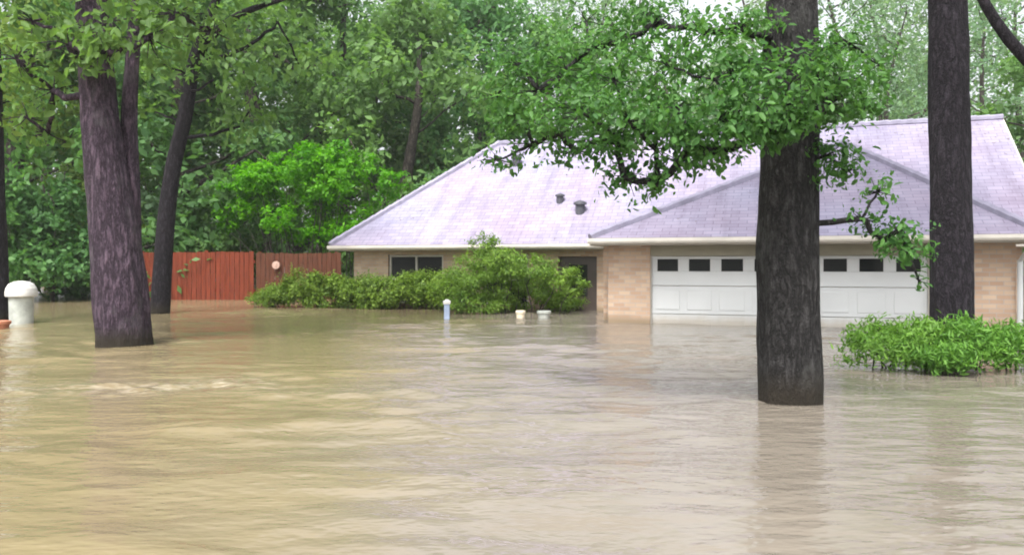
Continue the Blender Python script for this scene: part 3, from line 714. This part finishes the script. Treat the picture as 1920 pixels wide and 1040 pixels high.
# mauve trunk on the left with a second stem, and its low leafy crown
D3 = 11.0
cl3 = [(at(px, py, Y), (rx/FPX*Y, rx/FPX*Y, ry/FPX*Y), w) for (px, py, Y, rx, ry, w) in [
  (60,40,10.6,75,50,1),(130,85,10.3,70,40,.8),(30,110,10.9,60,45,.8),(210,40,10.2,80,50,1.2),(280,70,10.6,70,45,1),(330,25,10.9,70,40,.9),(200,100,10.3,55,30,.7),
  (100,170,11.4,55,45,.6),(50,220,11.6,55,40,.5),(120,-60,10.6,100,60,1.2),(280,-60,10.7,100,60,1.2),(20,-70,11,100,60,1),(400,60,11.4,60,40,.6),(90,250,11.8,40,30,.35)]]
flood_tree("oak_tree", "thick mauve grey double trunk standing in the flood on the left, forked above the water",
    (at(226, HY, D3)[0], D3, 0), [at(236, 790, D3), at(231, 645, D3), at(222, 520, D3), at(203, 350, D3), at(186, 200, D3), at(174, 60, D3), at(168,-150,D3), at(160,-600, D3), at(150,-1000,D3)],
    [.37, .355, .33, .285, .235, .21, .18, .10, .03], 'bark_mauve', cl3, 'leaf_wood', 170, 0.13, 21,
    extra_stems=[([at(246, 640, D3+.12), at(243, 500, D3+.16), at(243, 340, D3+.2), at(242, 220, D3+.25), at(252, 60, D3+.3), at(270,-200,D3+.4)], [.20, .17, .135, .11, .09, .03])],
    upper=(hi_crown(rgn, -5.6, 11.0, 6.0, 11.5, 3.6, 44, 1.0), 130, 0.22), limb_r=.06)

# slim leaning trunk behind it
D4 = 18.0
cl4 = [(at(px, py, Y), (rx/FPX*Y, rx/FPX*Y, ry/FPX*Y), w) for (px, py, Y, rx, ry, w) in [
  (300,120,17.6,60,40,.9),(400,150,17.5,65,45,.9),(460,90,17.8,70,45,.9),(360,40,17.4,80,45,1),(480,190,18.2,60,40,.7),(520,40,18,70,45,.8),(430,-20,17.6,90,50,1),(290,210,18.3,45,40,.5),(440,240,18.4,55,35,.6),(560,120,18.4,60,40,.6),(350,-90,18,100,60,1)]]
flood_tree("slender_tree", "slim dark trunk leaning right beside the mauve double trunk",
    (at(300, HY, D4)[0], D4, 0), [at(296, 690, D4), at(300, 588, D4), at(308, 460, D4), at(322, 330, D4), at(346, 220, D4), at(366, 110, D4), at(392, 40, D4), at(430,-90,D4), at(450,-260,D4)],
    [.225, .205, .19, .175, .155, .14, .11, .07, .02], 'bark_dark', cl4, 'leaf_wood', 190, 0.2, 31, shape=4,
    extra_stems=[([at(360,130,D4), at(395,70,D4-.2), at(455,25,D4-.4), at(560,-10,D4-.6)], [.13,.10,.075,.03])], sides=16, step=.15, limb_r=.06, twig=False)

# far left edge trunk
D5 = 15.2
flood_tree("edge_tree", "dark trunk cut by the left edge of the frame beside the white bin",
    (at(-14, HY, D5)[0], D5, 0), [at(-12, 720, D5), at(-13, 604, D5), at(-17, 440, D5), at(-22, 250, D5), at(-25, 0, D5), at(-30,-300,D5), at(-30,-600,D5)],
    [.30, .28, .265, .25, .21, .12, .03], 'bark_dark', [(at(-60, 100, 15), (1.2,1.2,.8), 1.2), (at(20, 20, 15), (1.0,1.0,.7), 1), (at(-20,-80,15), (1.4,1.4,.8),1.2), (at(25,190,15.4),(.6,.6,.5),.6)],
    'leaf_yellow', 260, 0.18, 41, shape=4, sides=18, step=.15, twig=False)

# tree beyond the right edge whose bare limb crosses the top corner
D6 = 8.4
flood_tree("leaning_tree", "dark bare limb slanting down across the top right corner",
    (at(2140, HY, D6)[0], D6, 0), [at(2150, 830, D6), at(2145, 690, D6), at(2130, 500, D6), at(2120, 300, D6), at(2110,100, D6), at(2100,-300,D6), at(2090,-800,D6)],
    [.25, .235, .22, .2, .17, .1, .03], 'bark_dark', [(at(2080,-330,8.4),(1.4,1.4,.8),1.3),(at(1950,-420,8.2),(1.2,1.2,.7),1.1),(at(2240,-250,8.6),(1.3,1.3,.8),1.2),(at(2060,-620,8.4),(1.4,1.4,.9),1.3)],
    'leaf_wood', 260, 0.13, 51, shape=4, sides=16, step=.12,
    extra_stems=[([at(2122,300,D6), at(2030,205,D6-.1), at(1925,112,D6-.2), at(1868,42,D6-.25), at(1830,-30,D6-.3), at(1790,-150,D6-.3)], [.11,.075,.062,.055,.048,.03])], twig=False)

# ------------------------------------------------------------------ shrubs and hedge
def shrub(name, label, base, clumps, leafm, n_per, size, seed, cat="shrub", group=None, shape=6, ratio=0.42, up=0.4, droop=0.1, sprays=12, tight=0.2, stems=8, bark='bark_far'):
    rg = np.random.default_rng(seed); base = np.asarray(base, float)
    root = empty(name, tuple(base), label, cat, group)
    cl = [(np.asarray(c[0])-base, *c[1:]) for c in clumps]
    me, tips = foliage_mesh("foliage", cl, n_per, size, rg, shape, ratio, up, droop, sprays, tight)
    link("foliage", me, M[leafm], root)
    b = MB()
    for i, c in enumerate(cl):
        foot = np.array([c[0][0]*.5, c[0][1]*.5, GND])
        b.tube(curve_pts(foot, c[0], rg, 5, 0.0, .04), [.02, .018, .015, .011, .006], 6)
        for s in tips[i][::3]: b.tube(curve_pts(c[0], s, rg, 3, 0, .05), [.008, .006, .003], 4)
    b.build("stem", M[bark], root, smooth=True)
    return root
def PC(px, py, Y, rx, ry, w=1.0, rz=None): return (at(px, py, Y), (rx/FPX*Y, (rz or rx)/FPX*Y, ry/FPX*Y), w)

SH = "bright shrubs round the right dark trunk"
shrub("shrub", "bright green shrub poking from the water between near grey trunk and dark trunk", at(1680, HY, 8.35)-[0,0,CAM_Z],
   [PC(1640,660,8.3,50,32),PC(1690,640,8.4,55,38),PC(1740,655,8.3,50,36),PC(1700,628,8.6,40,22,.7),PC(1620,630,8.5,30,22,.4),PC(1655,615,8.6,25,20,.3),PC(1745,620,8.5,30,25,.5),PC(1730,612,8.6,16,14,.2)],
   'leaf_shrub', 1000, 0.07, 61, "shrub", SH, ratio=0.24, up=0.1, tight=.34, droop=-.35)
shrub("shrub", "bright green shrub directly in front of the right dark trunk", at(1800, HY, 8.2)-[0,0,CAM_Z],
   [PC(1790,650,8.15,50,36,1.1),PC(1840,655,8.2,45,32),PC(1805,628,8.3,30,24,.6),PC(1770,668,8.05,45,22),PC(1830,625,8.4,30,22,.5),PC(1812,606,8.4,14,14,.2)],
   'leaf_shrub', 1000, 0.07, 62, "shrub", SH, ratio=0.24, up=0.1, tight=.34, droop=-.35)
shrub("shrub", "bright green shrub cut by the right edge of the frame", at(1905, HY, 8.3)-[0,0,CAM_Z],
   [PC(1880,655,8.2,45,32),PC(1925,650,8.3,50,36),PC(1970,660,8.4,50,32),PC(1905,625,8.5,35,22,.5)],
   'leaf_shrub', 1000, 0.07, 63, "shrub", SH, ratio=0.24, up=0.1, tight=.34, droop=-.35)

for o in scene.objects:
    if o.get("group") == SH: o.scale = (1, 1, 0.96)
# low hedge before the left wing
hc = []
for k in range(26):
    t = k/25; px = 500 + 360*t; Y = 20.9 - 1.4*t
    hc.append(PC(px, 550 - 4*math.sin(t*9) - (6 if k % 3 else 0) + (10 if t < .12 else 0), Y, 30, 30 if t > .12 else 18, 1.0, 36))
shrub("hedge", "long low clipped hedge standing in water before the left wing", at(680, HY, 20.2)-[0,0,CAM_Z], hc, 'leaf_hedge', 1500, 0.075, 71, "hedge", None, shape=4, ratio=.5, up=.7)

# arching shrub by the entry
ac = [PC(px, py, Y, rx, ry, w) for (px, py, Y, rx, ry, w) in [
  (930,520,19,50,36,1.2),(985,525,19,50,36,1.2),(1035,540,18.9,42,32,1),(890,500,18.9,45,36,1.1),(1060,565,18.9,34,24,.8),(985,560,19,45,22,.9),(845,540,18.6,40,30,1),
  (905,458,18.4,28,22,.7),(910,490,18.2,45,28,1.1),(955,492,18,48,24,1.2),(1005,500,17.9,45,22,1.1),(1045,515,17.8,38,20,.9),(1078,535,17.7,24,16,.6),
  (880,525,18.1,45,28,1.1),(925,535,18.2,42,28,1.0),(870,560,18,40,24,1),(905,570,17.8,40,20,.9),(970,525,18.5,40,22,.8),(1020,540,18.6,40,20,.6),(940,565,18.3,30,20,.6),(1070,560,18.4,26,22,.5)]]
shrub("arching_shrub", "mounded yellow green arching shrub at the entry, between hedge and garage pier", at(960, HY, 18.1)-[0,0,CAM_Z], ac, 'leaf_hedge', 1400, 0.08, 72, "shrub", None, shape=4, ratio=.36, up=.7, droop=.5)

# lime green bush over the fence
rgl = np.random.default_rng(9); lc = []
for k in range(34):
    a = rgl.random()*6.28; q = math.sqrt(rgl.random()); px = 590 + 130*q*math.cos(a); py = 365 + 75*q*math.sin(a)
    lc.append(PC(px, py, 26.6 + rgl.normal()*.5, 34, 25, 1.0))
lc += [PC(430,360,26.5,30,26,.9),PC(460,330,26.5,30,26.2,.8),PC(420,410,26.5,26,22,.7),PC(480,370,26.5,34,26,1),PC(455,395,26.4,28,22,.7), PC(735,340,26.5,28,20,.7), PC(640,280,26.5,28,20,.6), PC(535,300,26.5,26,20,.6), PC(590,440,26.2,28,18,.6), PC(640,440,26.2,24,16,.5)]
shrub("lime_bush", "vivid lime green bushy small tree above the fence, left of the roof", at(590, HY, 26.6)-[0,0,CAM_Z], lc, 'leaf_lime', 400, 0.16, 73, "bush", None, shape=4, ratio=.5, up=.6)

# ------------------------------------------------------------------ fence
def fence(name, label, xa, xb, Y, top, wood, seed):
    rg = np.random.default_rng(seed); root = empty(name, ((xa+xb)/2, Y, 0), label, "fence", "wooden fences")
    b = MB(); x = xa; cx = (xa+xb)/2
    while x < xb - .05:
        wd = .138; h = top + rg.normal()*.012
        b.box(x-cx, x+wd-cx, rg.normal()*.006, .022, GND, h); x += wd + .008 + .006*rg.random()
    b.build("boards", M[wood], root)
    r = MB(); r.box(xa-cx, xb-cx, .025, .065, .25, .34); r.box(xa-cx, xb-cx, .025, .065, top-.35, top-.26); r.build("rail", M[wood], root)
    x = xa + .1
    while x < xb:
        MB().box(x-cx-.05, x-cx+.05, .07, .17, GND, top+.05).build("post", M[wood], root); x += 2.4
    return root
fence("wooden_fence", "rust red board fence behind the slim leaning trunk", at(235, HY, 25)[0], at(478, HY, 25)[0], 25.0, 1.50, 'red_wood', 5)
fence("wooden_fence", "dark brown board fence between the red boards and the house", at(479, HY, 25)[0], at(640, HY, 25)[0], 25.05, 1.46, 'brown_wood', 6)
pl = at(517, 497, 24.9)
e = empty("wall_plate", tuple(pl), "small pale pink round plate fixed to the brown fence", "plate")
d = MB(); d.tube([(0,.1,0),(0,.0,0)], [.12,.12], 20); d.build("disc", M['pink_plate'], e, bevel=.01)
d = MB(); d.tube([(0,.0,0),(0,-.02,0)], [.05,.04], 14); d.build("boss", M['pink_plate'], e)

# ------------------------------------------------------------------ small things in the flood
b = at(40, HY, 15.0)
e = empty("trash_bin", (b[0], 15.0, 0), "white bin with broad rounded lid standing in water at the left", "bin")
q = MB(); q.lathe([(.17,-.85),(.19,-.4),(.205,.30),(.21,.50),(.20,.51)], n=28); q.build("body", M['plastic'], e, smooth=False)
q = MB(); q.lathe([(.255,.50),(.27,.52),(.27,.58),(.255,.66),(.21,.74),(.12,.785),(.0,.80)], n=28); q.build("lid", M['plastic_white'], e)
b = at(838, HY, 16.2)
e = empty("marker_post", (b[0], 16.2, 0), "small pale blue post sticking out of the water before the arching shrub", "post")
q = MB(); q.box(-.055,.055,-.055,.055,GND,.30); q.build("post", M['blue_paint'], e, bevel=.008)
q = MB(); q.box(-.075,.075,-.07,.07,.301,.37); q.lathe([(.055,.371),(.045,.39),(.0,.40)], n=16); q.build("cap", M['plastic_white'], e, bevel=.01)
def pot(px, Y, r, mat, label, nm, cat):
    b = at(px, HY, Y); e = empty(nm, (b[0], Y, 0), label, cat)
    MB().lathe([(r*.6,-.25),(r*.8,-.1),(r,.10),(r*.9,.11),(r*.85,.0)], n=20).build("bowl", M[mat], e)
    MB().lathe([(r*1.05,.085),(r*1.14,.10),(r*1.14,.14),(r*1.0,.15)], n=20).build("rim", M[mat], e)
pot(976, 16.6, .09, 'cream', "small cream pot half sunk in water under the arching shrub", "garden_pot", "pot")
pot(1020, 16.5, .13, 'plastic', "wider pale grey pot half sunk in water under the arching shrub", "garden_pot", "pot")
pot(-2, 13.6, .16, 'clay', "terracotta pot floating at the left edge of the frame by the dark trunk", "garden_pot", "pot")

# ------------------------------------------------------------------ damp air
hz = MB().box(-403, 403, -83, 503, -2.4, 32).build("haze", None); hz["kind"] = "stuff"
m = bpy.data.materials.new("haze_air"); m.use_nodes = True; nt = m.node_tree
nt.nodes.remove(nt.nodes["Principled BSDF"])
pv = nt.nodes.new("ShaderNodeVolumePrincipled"); pv.inputs["Density"].default_value = 0.0008; pv.inputs["Color"].default_value = (0.93, 0.96, 0.95, 1); pv.inputs["Anisotropy"].default_value = 0.2
nt.links.new(pv.outputs[0], nt.nodes["Material Output"].inputs["Volume"])
hz.data.materials.clear(); hz.data.materials.append(m)
